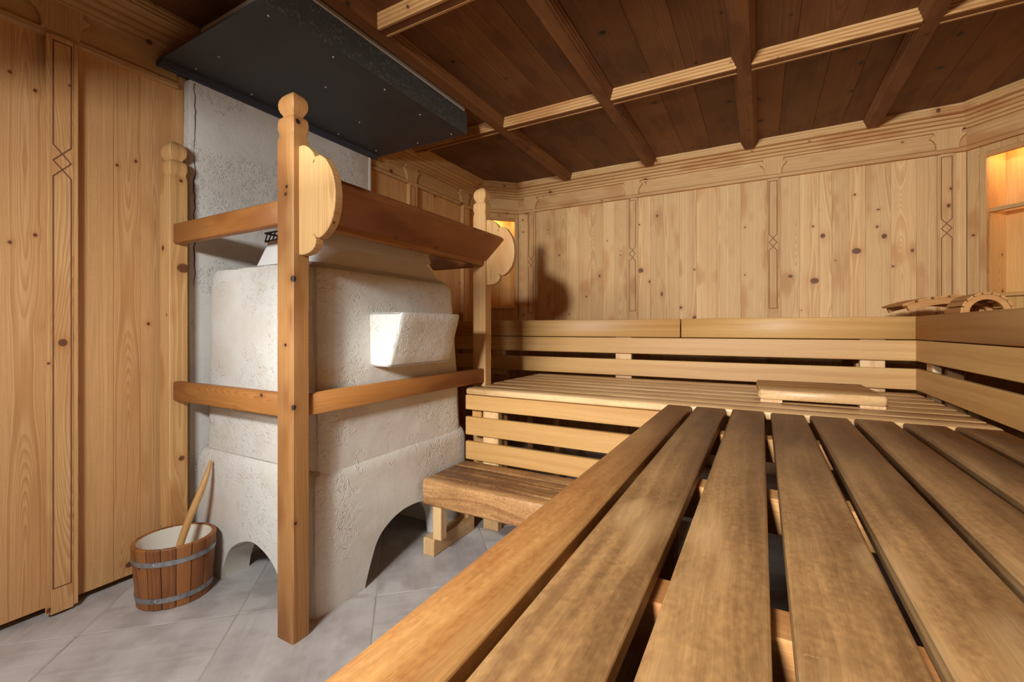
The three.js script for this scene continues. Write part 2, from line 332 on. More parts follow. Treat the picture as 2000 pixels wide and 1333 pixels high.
function tubePath(pts, radii, seg = 32, sides = 10) {
  const c = new THREE.CatmullRomCurve3(pts.map((p) => new THREE.Vector3(p[0], p[1], -p[2]))), g = new THREE.TubeGeometry(c, seg, 1, sides, false), fr = c.computeFrenetFrames(seg, false), P = g.attributes.position;
  for (let i = 0; i <= seg; i++) {
    const q = c.getPointAt(i / seg), f = i / seg * (radii.length - 1), a = Math.floor(f), R = radii[a] + ((radii[a + 1] ?? radii[a]) - radii[a]) * (f - a);
    for (let j = 0; j <= sides; j++) { const k = i * (sides + 1) + j; P.setXYZ(k, q.x + (P.getX(k) - q.x) * R, q.y + (P.getY(k) - q.y) * R, q.z + (P.getZ(k) - q.z) * R); }
  }
  g.computeVertexNormals(); return g;
}

// ------------------------------------------------------------------ the setting
const XL = -2.40, XR = 1.49, DB = 3.87, DF = -2.40, YC = 2.48;
const CORNERS = [[XL, DF], [XL, 3.555], [-2.085, DB], [1.13, DB], [XR, 3.51], [XR, DF]];

// floor: grout bed with stone-grey tiles laid diagonally
{
  const f = structure('floor', 'grey taupe stone floor tiles laid diagonally with pale joints');
  put('grout_bed', boxUV(new THREE.BoxGeometry(XR - XL + 0.4, 0.1, DB - DF + 0.4), [1, 1]), grout, f, (XL + XR) / 2, -0.0516, (DB + DF) / 2);
  const S = 0.513, A = 42.6 * Math.PI / 180, ux = [Math.cos(A) * S, Math.sin(A) * S], vx = [-Math.sin(A) * S, Math.cos(A) * S], w = S - 0.005;
  const geos = [0, 1, 2, 3].map((i) => { const g = sweep(rrect(w, w, 0.004, 1), 0.03, [0.52, 0.52], { ec: 0.0012 }); g.rotateX(-Math.PI / 2); boxUV(g, [0.52, 0.52]); g.rotateY(i * Math.PI / 2); return g; });
  for (let i = -9; i < 10; i++) for (let j = -9; j < 10; j++) {
    const x = -1.764 + (i + 0.5) * ux[0] + (j + 0.5) * vx[0], d = 0.993 + (i + 0.5) * ux[1] + (j + 0.5) * vx[1];
    if (x < XL - 0.2 || x > XR + 0.2 || d < DF - 0.2 || d > DB + 0.2) continue;
    const t = put('tile', geos[Math.floor(rnd() * 4)], tileMats[Math.floor(rnd() * 3)], f, x, -0.015 + rr(-0.0004, 0.0004), d); t.rotation.y = A;
  }
}
// ceiling: coffers of boards between profiled ribs
const ribSec = [[-0.055, 0], [-0.055, -0.011], [-0.048, -0.015], [-0.048, -0.024], [-0.041, -0.028], [-0.041, -0.038], [-0.032, -0.044], [-0.032, -0.052], [0.032, -0.052], [0.032, -0.044], [0.041, -0.038], [0.041, -0.028], [0.048, -0.024], [0.048, -0.015], [0.055, -0.011], [0.055, 0]];
{
  const c = structure('ceiling', 'dark brown coffered wooden ceiling with profiled ribs');
  put('backing', boxUV(new THREE.BoxGeometry(XR - XL + 0.5, 0.1, DB - DF + 0.5), [1, 1]), M.ceiling[0], c, (XL + XR) / 2, YC + 0.075, (DB + DF) / 2);
  const ribX = [-2.24, -1.52, -0.80, -0.08, 0.64, 1.36], ribD = [-1.83, -0.73, 0.37, 1.475, 2.58], cellD = [DF, ...ribD, DB], cellX = [XL, ...ribX.slice(1, 5), XR];
  for (let a = 0; a < cellX.length - 1; a++) for (let b = 0; b < cellD.length - 1; b++) {
    let x = cellX[a]; const x1 = cellX[a + 1];
    while (x < x1 - 0.01) { let w = rr(0.16, 0.29); if (x1 - x - w < 0.1) w = x1 - x; piece('plank', M.ceiling, c, [x + 0.0006, x + w - 0.0006], [YC + rr(0, 0.0015), YC + 0.02], [cellD[b], cellD[b + 1]], 'd', { r: 0.0012, face: 'under' }); x += w; }
  }
  const rib = (L) => sweep(ribSec.slice().reverse(), L, P24, { u0: rr(0, 0.3), v0: rr(0, 1), crease: 0.3 });
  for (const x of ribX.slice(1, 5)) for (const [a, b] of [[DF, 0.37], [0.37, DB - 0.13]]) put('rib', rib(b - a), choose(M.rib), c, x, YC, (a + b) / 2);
  const half = ribSec.slice(0, 8).concat([[-0.0205, -0.052], [-0.0205, 0]]), other = half.map(([a, b]) => [-a, b]).reverse();
  for (const d of ribD) for (let i = 0; i < cellX.length - 1; i++) {
    const a = cellX[i] + (i ? 0.034 : 0.13), b = cellX[i + 1] - (i < cellX.length - 2 ? 0.034 : 0.13);
    if (i === 0 && d > 0.9 && d < 2.3) continue;
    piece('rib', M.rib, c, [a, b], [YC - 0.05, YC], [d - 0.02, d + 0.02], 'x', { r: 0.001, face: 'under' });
    for (const sec of [half, other]) { const g = sweep(sec.slice().reverse(), b - a, P24, { u0: rr(0, 0.3), v0: rr(0, 1), crease: 0.3 }); g.rotateY(Math.PI / 2); put('moulding', g, choose(M.litMoulding), c, (a + b) / 2, YC, d); }  // pale side strips imitate lit rib faces against the dark core
  }
}
// moulding profile of the wall head: [offset from the wall, height]
const FRIEZE = [[-0.02, 2.222], [0.024, 2.222], [0.027, 2.226], [0.027, 2.243], [0.018, 2.252], [0.013, 2.258], [0.013, 2.362], [-0.02, 2.362]];
const CROWN = [[-0.02, 2.36], [0.03, 2.36], [0.034, 2.366], [0.034, 2.374], [0.05, 2.378], [0.054, 2.386], [0.054, 2.393], [0.072, 2.397], [0.078, 2.406], [0.078, 2.413], [0.098, 2.416], [0.104, 2.424], [0.104, 2.43], [0.135, 2.434], [0.14, 2.44], [0.14, 2.449], [0.146, 2.453], [0.146, 2.463], [0.152, 2.467], [0.152, 2.482], [-0.02, 2.482]];
function miter(i) {
  const n = CORNERS.length, dir = (a, b) => { const x = CORNERS[b][0] - CORNERS[a][0], y = CORNERS[b][1] - CORNERS[a][1], l = Math.hypot(x, y); return [x / l, y / l]; };
  const e0 = dir((i + n - 1) % n, i), e1 = dir(i, (i + 1) % n), n0 = [e0[1], -e0[0]], n1 = [e1[1], -e1[0]], k = 1 + n0[0] * n1[0] + n0[1] * n1[1];
  return [(n0[0] + n1[0]) / k, (n0[1] + n1[1]) / k];
}
function mouldGeo(sec, A, mA, B, mB) {   // A,B in (x,d); mA,mB offsets per metre of projection
  const pos = [], uv = [], idx = [], n = sec.length; let per = 0; const L = Math.hypot(B[0] - A[0], B[1] - A[1]), v0 = rr(0, 0.6), u0 = rr(0, 0.1);
  for (let i = 0; i <= n; i++) {
    const [o, y] = sec[i % n]; if (i) per += Math.hypot(o - sec[i - 1][0], y - sec[i - 1][1]);
    for (const [P, m, v] of [[A, mA, 0], [B, mB, L]]) { pos.push(P[0] + o * m[0], y, -(P[1] + o * m[1])); uv.push((u0 + per) / 0.4, (v0 + v) / 2.4); }
  }
  for (let i = 0; i < n; i++) { const a = i * 2; idx.push(a, a + 2, a + 1, a + 1, a + 2, a + 3); }
  for (const e of [0, 1]) { const tri = THREE.ShapeUtils.triangulateShape(sec.map((p) => new THREE.Vector2(...p)), []); for (const [a, b, c] of tri) e ? idx.push(a * 2 + 1, c * 2 + 1, b * 2 + 1) : idx.push(a * 2, b * 2, c * 2); }
  const g = new THREE.BufferGeometry(); g.setAttribute('position', new THREE.Float32BufferAttribute(pos, 3)); g.setAttribute('uv', new THREE.Float32BufferAttribute(uv, 2)); g.setIndex(idx);
  return toCreasedNormals(g, 0.35);
}
// carved capital over each pilaster: two stepped tiers with scooped sides; local x across, z out of the wall
const capitalGeo = (() => {
  const s = new THREE.Shape(); const half = [[0.052, 2.247], [0.052, 2.262], [0.056, 2.29], [0.068, 2.312], [0.083, 2.326], [0.083, 2.332], [0.066, 2.338], [0.062, 2.346], [0.066, 2.36], [0.08, 2.376], [0.098, 2.388]];
  s.moveTo(...half[0]); half.slice(1).forEach((p) => s.lineTo(...p)); half.slice().reverse().forEach((p) => s.lineTo(-p[0], p[1])); s.closePath();
  const g = new THREE.ExtrudeGeometry(s, { depth: 0.028, bevelEnabled: true, bevelThickness: 0.003, bevelSize: 0.003, bevelSegments: 1 });
  const uv = g.attributes.uv; for (let i = 0; i < uv.count; i++) uv.setXY(i, uv.getX(i) / 0.4 + 0.3, uv.getY(i) / 2.4); return g;
})();
// pilaster board with an incised line pattern: long panels meeting in a crossed diamond
let grooves;
function pilasterGeo(yb, yt, w, lineBottom) {
  const T = 0.016, box = sweep(rrect(w, T, 0.002, 1), yt - yb, P24, { u0: 0.05, v0: 0.1 }); box.rotateX(-Math.PI / 2); box.translate(0, (yb + yt) / 2, 0);
  const hw = 0.0255, z = T / 2, cuts = [];
  const line = (x0, y0, x1, y1) => { const L = Math.hypot(x1 - x0, y1 - y0), b = new THREE.BoxGeometry(0.005, L + 0.004, 0.012); b.rotateZ(-Math.atan2(x1 - x0, y1 - y0)); b.translate((x0 + x1) / 2, (y0 + y1) / 2, z); cuts.push(b); };
  const top = 2.203, a = 1.806, m = 1.745, q = 0.031, e = 1.684;
  line(-hw, a, -hw, top); line(hw, a, hw, top); line(-hw, top, hw, top);
  line(-hw, a, hw, m); line(hw, a, -hw, m); line(-hw, m, hw, e); line(hw, m, -hw, e);
  line(-hw, e, -hw, lineBottom); line(hw, e, hw, lineBottom); line(-hw, lineBottom, hw, lineBottom);
  grooves = mergeGeometries(cuts.map((b) => b.clone().translate(0, 0, -0.0062)));
  let g = cut(box, cuts), uv = g.attributes.uv, p = g.attributes.position;
  for (let i = 0; i < uv.count; i++) uv.setXY(i, (p.getX(i) + 0.2) / 0.4, p.getY(i) / 2.4);
  return g;
}
const pilLow = pilasterGeo(0.012, 2.224, 0.066, 0.108), lowLines = grooves, pilHigh = pilasterGeo(0.8, 2.224, 0.066, 1.255), highLines = grooves;
const grooveLiner = std({ color: 0x74492a, roughness: 0.8 });  // dark brown strips along the groove bottoms
function pilaster(wall, geo, mats, x, d, turn, w) {
  const m = choose(mats), p = put('pilaster', geo, m, wall, x, 0, d); p.rotation.y = turn;
  { const q = new THREE.Mesh(geo === pilLow ? lowLines : highLines, grooveLiner); q.name = 'incised_line'; q.userData.label = 'dark brown strips in the incised lines'; q.receiveShadow = true; p.add(q); }
  const c = put('capital', capitalGeo, choose(M.trim), wall, turn ? XL : x, 0, d); c.rotation.y = turn;
  for (const s of [-1, 1]) { const e = new THREE.Mesh(sweep([[-0.006, -0.009], [0.006, -0.009], [0.006, 0.002], [0.003, 0.006], [-0.003, 0.006], [-0.006, 0.002]], geo === pilLow ? 2.2 : 1.42, P24, { u0: rr(0, 0.2) }), m); e.geometry.rotateX(-Math.PI / 2); e.name = 'edge_strip'; e.castShadow = e.receiveShadow = true; e.position.set(s * (w / 2 + 0.006), geo === pilLow ? 1.12 : 1.51, 0); p.add(e); }
}
function head(wall, i, a = null, b = null) {   // frieze and crown along wall segment i; a,b shorten it (in d) for the hearth side
  const A = CORNERS[i].slice(), B = CORNERS[i + 1].slice(); let mA = miter(i), mB = miter(i + 1); const dx = B[0] - A[0], dy = B[1] - A[1], l = Math.hypot(dx, dy), nn = [dy / l, -dx / l];
  if (a !== null) { A[1] = a; mA = nn; } if (b !== null) { B[1] = b; mB = nn; }
  const o = wall.position; for (const [nm, sec] of [['frieze', FRIEZE], ['crown_moulding', CROWN]]) { const g = mouldGeo(sec, A, mA, b !== null && sec === CROWN ? [B[0], B[1] + 0.03] : B, mB), m = choose(M.trim); const q = new THREE.Mesh(g, m); q.name = nm; q.castShadow = q.receiveShadow = true; q.position.set(-o.x, -o.y, -o.z); wall.add(q); }
}
{ // rear wall
  const w = structure('wall_back', 'pale knotty pine board wall behind the top bench');
  put('backing', boxUV(new THREE.BoxGeometry(XR - XL + 0.6, 2.7, 0.08), [1, 1]), M.under[0], w, (XL + XR) / 2, 1.25, DB + 0.42);
  put('backing', boxUV(new THREE.BoxGeometry(1.13 + 2.085, 2.6, 0.03), [1, 1]), M.under[0], w, (1.13 - 2.085) / 2, 1.25, DB + 0.04);
  const edges = [-2.085, -1.988, -1.894, -1.823, -1.70, -1.58, -1.462, -1.345, -1.235, -1.13, -1.02, -0.92, -0.82, -0.719, -0.59, -0.46, -0.31, -0.141, 0.022, 0.124, 0.24, 0.358, 0.433, 0.53, 0.621, 0.757, 0.888, 0.985, 1.08, 1.13];
  for (let i = 0; i < edges.length - 1; i++) piece('plank', M.wallBack, w, [edges[i] + 0.0003, edges[i + 1] - 0.0003], [0.02, 2.3], [DB + rr(-0.0006, 0.0008), DB + 0.02], 'y', { r: 0.0009 });
  for (const x of [-1.941, -0.969, 0.073, 1.033]) pilaster(w, pilHigh, M.trim, x, DB - 0.004, 0, 0.066);
  head(w, 2);
}
{ // wall on the hearth side
  const w = structure('wall_left', 'tall honey pine board wall beside the plastered hearth');
  put('backing', boxUV(new THREE.BoxGeometry(0.08, 2.6, DB - DF + 0.8), [1, 1]), M.under[1], w, XL - 0.065, 1.335, (DB + DF) / 2);
  put('kick_recess', boxUV(new THREE.BoxGeometry(0.04, 0.2, DB - DF + 0.8), [1, 1]), M.under[0], w, XL - 0.12, 0.0, (DB + DF) / 2);
  const edges = [DF, -2.1, -1.8, -1.5, -1.2, -0.95, -0.65, -0.35, -0.08, 0.18, 0.41, 0.676, 0.836, 0.931, 1.1, 1.4, 1.7, 2.0, 2.2, 2.43, 2.66, 2.9, 3.14, 3.39, 3.555];
  for (let i = 0; i < edges.length - 1; i++) piece('plank', M.wallLeft, w, [XL - 0.02, XL + rr(-0.001, 0.001)], [0.03, 2.3], [edges[i] + 0.0003, edges[i + 1] - 0.0003], 'y', { r: 0.0009 });
  for (const d of [-0.6, 0.665, 2.66, 3.37]) { pilaster(w, pilLow, M.wallLeft, XL + 0.034, d, Math.PI / 2, 0.066); piece('pilaster_core', M.wallLeft, w, [XL + 0.001, XL + 0.026], [0.02, 2.22], [d - 0.036, d + 0.036], 'y'); }
  head(w, 0, DF, 1.065); head(w, 0, 2.215, null);
}
{ // walls outside the picture close the room
  const r = structure('wall_right', 'pine board wall on the far side of the top bench');
  put('backing', boxUV(new THREE.BoxGeometry(0.08, 2.7, DB - DF + 0.8), [1, 1]), M.under[0], r, XR + 0.06, 1.25, (DB + DF) / 2);
  for (let d = DF; d < 3.5; d += 0.197) piece('plank', M.wallBack, r, [XR, XR + 0.02], [0.02, 2.3], [d + 0.0007, Math.min(3.51, d + 0.197) - 0.0007], 'y', { r: 0.0015 });
  head(r, 4);
  const f = structure('wall_front', 'pine board wall behind the viewer with lamp');
  put('backing', boxUV(new THREE.BoxGeometry(XR - XL + 0.4, 2.7, 0.08), [1, 1]), M.under[0], f, (XL + XR) / 2, 1.25, DF - 0.06);
  for (let x = XL; x < XR - 0.01; x += 0.1945) piece('plank', M.wallLeft, f, [x + 0.0007, x + 0.1938], [0.02, 2.3], [DF - 0.02, DF], 'y', { r: 0.0015 });
}
// canted corners with lit niches. Local: x along the wall, d outwards
function cantedWall(name, label, i, turn, s0, s1, barY) {
  const P = CORNERS[i], Q = CORNERS[i + 1], L = Math.hypot(Q[0] - P[0], Q[1] - P[1]), y0 = 1.315, y1 = 2.152, D = 0.2;
  const w = structure(name, label, [P[0], 0, P[1]], turn); w.userData.local = true;
  const pc = (nm, set, a, b, c, ax, o) => piece(nm, set, w, a, b, c, ax, o);
  pc('plank', M.wallBack, [0, s0 - 0.035], [0.02, 2.3], [0, 0.02], 'y'); pc('plank', M.wallBack, [s1 + 0.035, L], [0.02, 2.3], [0, 0.02], 'y');
  for (const [a, b] of [[s0 - 0.034, (s0 + s1) / 2], [(s0 + s1) / 2, s1 + 0.034]]) { pc('plank', M.front, [a, b], [0.02, y0 - 0.02], [0, 0.02], 'y'); pc('plank', M.trim, [a, b], [y1 + 0.03, 2.3], [0, 0.02], 'y'); }
  pc('niche_frame', M.trim, [s0 - 0.035, s0], [y0 - 0.02, y1 + 0.03], [-0.008, 0.02], 'y'); pc('niche_frame', M.trim, [s1, s1 + 0.035], [y0 - 0.02, y1 + 0.03], [-0.008, 0.02], 'y');
  pc('niche_frame', M.trim, [s0, s1], [y1, y1 + 0.03], [-0.008, 0.02], 'x'); pc('niche_sill', M.front, [s0, s1], [y0 - 0.022, y0], [-0.03, D], 'x');
  const n = 3; for (let k = 0; k < n; k++) pc('niche_board', M.niche, [s0 - 0.03 + (s1 - s0 + 0.06) * k / n, s0 - 0.03 + (s1 - s0 + 0.06) * (k + 1) / n - 0.001], [y0 - 0.02, 2.3], [D, D + 0.02], 'y', { r: 0.0015 });
  pc('niche_side', M.niche, [s0 - 0.03, s0 - 0.012], [y0 - 0.02, 2.3], [0.02, D], 'y'); pc('niche_side', M.niche, [s1 + 0.012, s1 + 0.03], [y0 - 0.02, 2.3], [0.02, D], 'y'); pc('niche_top', M.niche, [s0 - 0.03, s1 + 0.03], [2.26, 2.28], [0.02, D], 'x');
  if (barY) pc('niche_bar', M.trim, [s0 - 0.012, s1 + 0.012], [barY - 0.012, barY + 0.012], [0.03, 0.06], 'x', { r: 0.003 });
  head(Object.assign(new THREE.Group(), {}), i);   // keep the random stream even
  const inv = new THREE.Matrix4().makeRotationY(-turn), g0 = [['frieze', FRIEZE], ['crown_moulding', CROWN]];
  for (const [nm, sec] of g0) { const g = mouldGeo(sec, P, miter(i), Q, miter(i + 1)); g.translate(-P[0], 0, P[1]); g.applyMatrix4(inv); const q = new THREE.Mesh(g, choose(M.trim)); q.name = nm; q.castShadow = q.receiveShadow = true; w.add(q); }
  return { w, L, s: (s0 + s1) / 2, D };
}
function nicheLamp(c, label, power) {
  const t = thing('niche_lamp', label, 'lamp', [0, 0, 0]); c.w.updateMatrixWorld(true);
  const p = c.w.localToWorld(new THREE.Vector3(c.s, 2.225, -0.10)); t.position.copy(p); t.rotation.y = c.w.rotation.y; t.userData.local = true;
  const tube = new THREE.CapsuleGeometry(0.012, 0.14, 4, 10); tube.rotateZ(Math.PI / 2); put('bulb', tube, nicheGlow, t, 0, 0, 0);
  put('holder', sweep(rrect(0.2, 0.012, 0.003), 0.03, [1, 1], {}), screwMat, t, 0, 0.028, 0);
  const l = new THREE.PointLight(NICHE.color, power, 0, 2); l.position.copy(p); l.position.y -= 0.016; l.castShadow = true; l.name = 'niche_light'; scene.add(l);
}
const cr = cantedWall('wall_back_right', 'canted corner wall with amber lit niche and cross bar', 3, -Math.PI / 4, 0.10, 0.42, 1.83);
const cl = cantedWall('wall_back_left', 'canted corner wall with lit niche behind the guard rail', 1, Math.PI / 4, 0.07, 0.405, 0);
nicheLamp(cr, 'warm lamp glowing inside the niche with a cross bar', NICHE.power);
nicheLamp(cl, 'warm lamp glowing in the niche behind the scroll bracket', NICHE.power);
{ // panel lamp on a stand beside the viewer, tilted down under a flat plate added to cut its upward light
  const t = thing('floor_lamp', 'panel floor lamp on the tiles beside the viewer with added light cutoff plate', 'lamp', [LAMP.x, 0, LAMP.d - 0.12]);
  const yaw = LAMP.az * Math.PI / 180, pitch = LAMP.tilt * Math.PI / 180, q = new THREE.Quaternion().setFromEuler(new THREE.Euler(-pitch, yaw, 0, 'YXZ'));
  const glass = put('glass', boxUV(new THREE.BoxGeometry(LAMP.w, LAMP.h, 0.006), [1, 1]), lampGlow, t, LAMP.x, LAMP.y, LAMP.d); glass.quaternion.copy(q); glass.position.addScaledVector(lampAim, 0.012);
  const hw = LAMP.w / 2 + 0.012, hh = LAMP.h / 2 + 0.012;
  const box = put('housing', clean(loft([{ y: -0.03, x: [-hw, hw], d: [-hh, hh], r: 0.015 }, { y: 0.02, x: [-hw, hw], d: [-hh, hh], r: 0.015 }, { y: 0.05, x: [-hw * 0.9, hw * 0.9], d: [-hh * 0.8, hh * 0.8], r: 0.015 }], 3).rotateX(Math.PI / 2), 0.5, [1, 1]), iron, t, LAMP.x, LAMP.y, LAMP.d); box.quaternion.copy(q); box.position.addScaledVector(lampAim, -0.025);
  const vis = put('added_visor', sweep(rrect(1.0, 0.006, 0.002, 1), 0.46, [1, 1], {}), iron, t, LAMP.x - 0.15 * Math.sin(yaw), LAMP.y + 0.118, LAMP.d + 0.15 * Math.cos(yaw)); vis.rotation.y = yaw;  // unseen plate, added to keep direct lamp light off the cornice
  put('pole', tubePath([[LAMP.x, 0.02, LAMP.d - 0.12], [LAMP.x, 0.8, LAMP.d - 0.12], [LAMP.x, LAMP.y, LAMP.d - 0.12], [LAMP.x, LAMP.y + 0.113, LAMP.d - 0.07]], [0.012, 0.012], 24, 10), iron, t, 0, 0, 0);
  put('base', new THREE.LatheGeometry([[0, 0], [0.16, 0], [0.16, 0.012], [0.15, 0.018], [0.03, 0.026], [0, 0.03]].map((p) => new THREE.Vector2(...p)), 40), iron, t, LAMP.x, 0, LAMP.d - 0.12);
}
{ // round reflector lamp on the wall behind the viewer, aimed at the rear benches
  const t = thing('wall_spot_lamp', 'round reflector lamp on the board wall behind the viewer', 'lamp', [SPOT.x, SPOT.y, SPOT.d]); t.userData.local = true;
  const ax = new THREE.Vector3(SPOT.aim[0] - SPOT.x, SPOT.aim[1] - SPOT.y, -(SPOT.aim[2] - SPOT.d)).normalize(); t.quaternion.setFromUnitVectors(new THREE.Vector3(0, 0, -1), ax);
  const lens = new THREE.CylinderGeometry(SPOT.r, SPOT.r, 0.008, 40); lens.rotateX(Math.PI / 2); put('lens', lens, lampGlow, t, 0, 0, -0.026);
  const cup = new THREE.LatheGeometry([[0, -0.06], [0.07, -0.055], [0.14, -0.035], [0.182, 0], [0.185, 0.012], [0.179, 0.012], [0.172, 0], [0, -0.03]].map((p) => new THREE.Vector2(...p)), 40); cup.rotateX(-Math.PI / 2); put('reflector', cup, brass, t, 0, 0, -0.035);
}

// ------------------------------------------------------------------ plastered hearth: chimney breast, hood, stove
{
  const x1 = -2.34, t = thing('chimney_breast', 'rough grey white plaster chimney breast under the dark metal hood', 'chimney', [x1 - 0.03, 0, 1.64]);
  const g = loft([0, 0.4, 0.8, 1.2, 1.6, 2.0, 2.27].map((y) => ({ y, x: [XL + 0.003, x1], d: [1.096, 2.205], r: 0.006 })), 2, 0.006, 6);
  const m = put('masonry', clean(g, 0.6, plasterGrey.userData.phys), plasterGrey, t, 0, 0, 0);
  put('corner_bead', clean(loft([{ y: 0, x: [x1 - 0.01, x1 + 0.004], d: [2.19, 2.209], r: 0.003 }, { y: 2.269, x: [x1 - 0.01, x1 + 0.004], d: [2.19, 2.209], r: 0.003 }], 2), 0.6, [0.9, 0.9]), plasterSmooth, t, 0, 0, 0);
  const ragged = []; for (let y = 1.3; y < 2.268; y += 0.013) ragged.push([x1 - 0.0006, y, 1.118 + (fbm(y * 25, 2, 9, 3) - 0.5) * 0.014]);
  put('crack', tubePath(ragged, [0.0012, 0.0032, 0.0015, 0.0036, 0.0012, 0.0028, 0.002], 90, 6), crackMat, t, 0, 0, 0);
}
{
  const t = thing('extractor_hood', 'dark grey metal fire hood hanging above the plastered stove', 'hood', [-1.96, 2.3, 1.63]);
  const flat = (nm, m, x, y, d, r = 0.002) => put(nm, boxUV(sweep(rrect(x[1] - x[0], y[1] - y[0], r, 1), d[1] - d[0], [1, 1], {}), m.userData.phys ?? [1, 1]), m, t, (x[0] + x[1]) / 2, (y[0] + y[1]) / 2, (d[0] + d[1]) / 2);
  flat('base_sheet', hoodPaint, [-2.395, -1.602], [2.308, 2.316], [0.983, 1.95]);
  flat('base_sheet', hoodPaint, [-2.395, -1.602], [2.3075, 2.3155], [1.95, 2.288]);
  flat('side_sheet', hoodDusty, [-1.604, -1.598], [2.306, 2.44], [0.983, 2.29]);
  flat('flashing', hoodBlue, [-2.3385, -2.331], [2.271, 2.309], [0.985, 2.262]);
  flat('flashing', hoodBlue, [-2.398, -2.3395], [2.29, 2.307], [0.983, 2.262]);
  flat('casing', whiteBoard, [-2.398, -1.612], [2.318, 2.48], [1.1, 2.27], 0.004).userData.label = 'pale plastered casing';
  flat('casing_edge', whiteBoard, [-1.625, -1.594], [2.441, 2.462], [0.99, 2.262]);
  const sg = new THREE.SphereGeometry(0.0055, 8, 5, 0, 6.3, 0, 1.57); sg.rotateX(Math.PI);
  for (const [x, d] of [[-2.29, 1.1], [-2.29, 1.36], [-2.29, 1.62], [-2.29, 1.9], [-2.28, 2.2], [-1.95, 2.24], [-1.68, 2.24], [-1.66, 1.05], [-1.66, 1.35], [-1.66, 1.66], [-1.68, 1.95], [-2.1, 1.1], [-1.9, 1.5], [-2.05, 1.85]]) put('screw', sg, screwMat, t, x, 2.3078, d);
}
{
  const t = thing('masonry_stove', 'white plastered masonry sauna stove with arched openings at floor', 'stove', [-1.88, 0, 1.6]);
  // plinth with arches
  const PX = [-2.31, -1.467], PD = [1.098, 2.12];
  let pl = loft([[0, 0], [0.25, 0], [0.49, 0.001], [0.515, 0.004], [0.535, 0.011], [0.552, 0.021], [0.566, 0.034], [0.572, 0.06]].map(([y, o]) => ({ y, x: [PX[0] + o, PX[1] - o], d: [PD[0] + o, PD[1] - o], r: 0.045 })), 5);
  const arch = (pts) => new THREE.Shape(new THREE.SplineCurve(pts.map((p) => new THREE.Vector2(...p))).getPoints(44));
  const fa = [[-2.078, -0.05], [-2.073, 0.01], [-2.055, 0.07], [-2.019, 0.134], [-1.967, 0.177], [-1.894, 0.207], [-1.834, 0.214], [-1.771, 0.196], [-1.725, 0.172], [-1.69, 0.142], [-1.66, 0.1], [-1.635, 0.05], [-1.625, -0.05]];
  const fg = new THREE.ExtrudeGeometry(arch(fa), { depth: 0.3, bevelEnabled: false }); fg.translate(0, 0, -1.26);
  const sa = [[1.345, -0.05], [1.352, 0.0], [1.372, 0.06], [1.391, 0.108], [1.422, 0.172], [1.472, 0.216], [1.559, 0.25], [1.66, 0.256], [1.75, 0.238], [1.83, 0.19], [1.88, 0.12], [1.90, 0.0], [1.9, -0.05]];
  const sgm = new THREE.ExtrudeGeometry(arch(sa), { depth: 0.3, bevelEnabled: false }); sgm.rotateY(Math.PI / 2); sgm.translate(-1.65, 0, 0);
  const cav = new THREE.BoxGeometry(0.60, 0.34, 0.78); cav.translate(-1.888, 0.13, -1.61);
  pl = cut(pl, [cav, fg, sgm]);
  put('plinth', clean(pl, 1.0, plaster.userData.phys), plaster, t, 0, 0, 0);
  // body: tapering block with soft edges
  const lv = [], body = (y, o, r) => lv.push({ y, x: [-2.272 + o * 0.15, -1.478 - o], d: [1.122 + o * 0.25, 2.092 - o * 1.5], r });
  for (let i = 0; i <= 10; i++) { const f = i / 10; body(0.5 + f * 0.8, f * 0.024, 0.055 + 0.02 * f); }
  for (let i = 1; i <= 7; i++) { const a = i / 7 * Math.PI / 2; body(1.30 + 0.07 * Math.sin(a), 0.024 + 0.055 * (1 - Math.cos(a)), 0.075); }
  put('body', clean(loft(lv, 7, 0.008, 8), 0.7, plaster.userData.phys), plaster, t, 0, 0, 0);
  // stone chamber on top
  const cv = []; for (let i = 0; i <= 6; i++) { const f = i / 6; cv.push({ y: 1.355 + 0.125 * f, x: [-1.965 + 0.055 * f, -1.555 - 0.05 * f], d: [1.152 + 0.03 * f, 2.02 - 0.1 * f], r: 0.06 }); }
  put('stone_chamber', clean(loft(cv, 5, 0.004), 0.7, plasterSmooth.userData.phys), plasterSmooth, t, 0, 0, 0);
  put('stone_chamber', clean(loft([{ y: 1.46, x: [-1.74, -1.585], d: [1.2, 1.95], r: 0.03 }, { y: 1.54, x: [-1.73, -1.6], d: [1.21, 1.93], r: 0.03 }, { y: 1.56, x: [-1.71, -1.62], d: [1.23, 1.91], r: 0.03 }], 4), 0.7, plasterSmooth.userData.phys), plasterSmooth, t, 0, 0, 0);
  const wires = [], bar = (a, b, r = 0.004) => wires.push(tubePath([a, [(a[0] + b[0]) / 2, (a[1] + b[1]) / 2, (a[2] + b[2]) / 2], b], [r, r], 2, 6));
  for (const y of [1.484, 1.52]) for (const [a, b] of [[[-1.905, y, 1.19], [-1.61, y, 1.19]], [[-1.905, y, 1.9], [-1.61, y, 1.9]], [[-1.905, y, 1.19], [-1.905, y, 1.9]], [[-1.61, y, 1.19], [-1.61, y, 1.9]]]) bar(a, b);
  for (let i = 0; i < 12; i++) { const x = -1.905 + i * 0.0268; bar([x, 1.484, 1.19], [x + 0.02, 1.52, 1.19], 0.003); bar([x, 1.484, 1.19], [x, 1.484, 1.9], 0.003); }
  put('stone_grate', mergeGeometries(wires), iron, t, 0, 0, 0).userData.label = 'dark wire grate over the stones';
  // projecting block on the side
  const bl = [], hb = (y, o) => { const f = (y - 0.935) / 0.237; bl.push({ y, x: [-1.62, -1.384 + 0.081 * f - o], d: [1.409 + o, 1.838 - 0.024 * f - o], r: Math.max(0.004, 0.014 - o) }); };
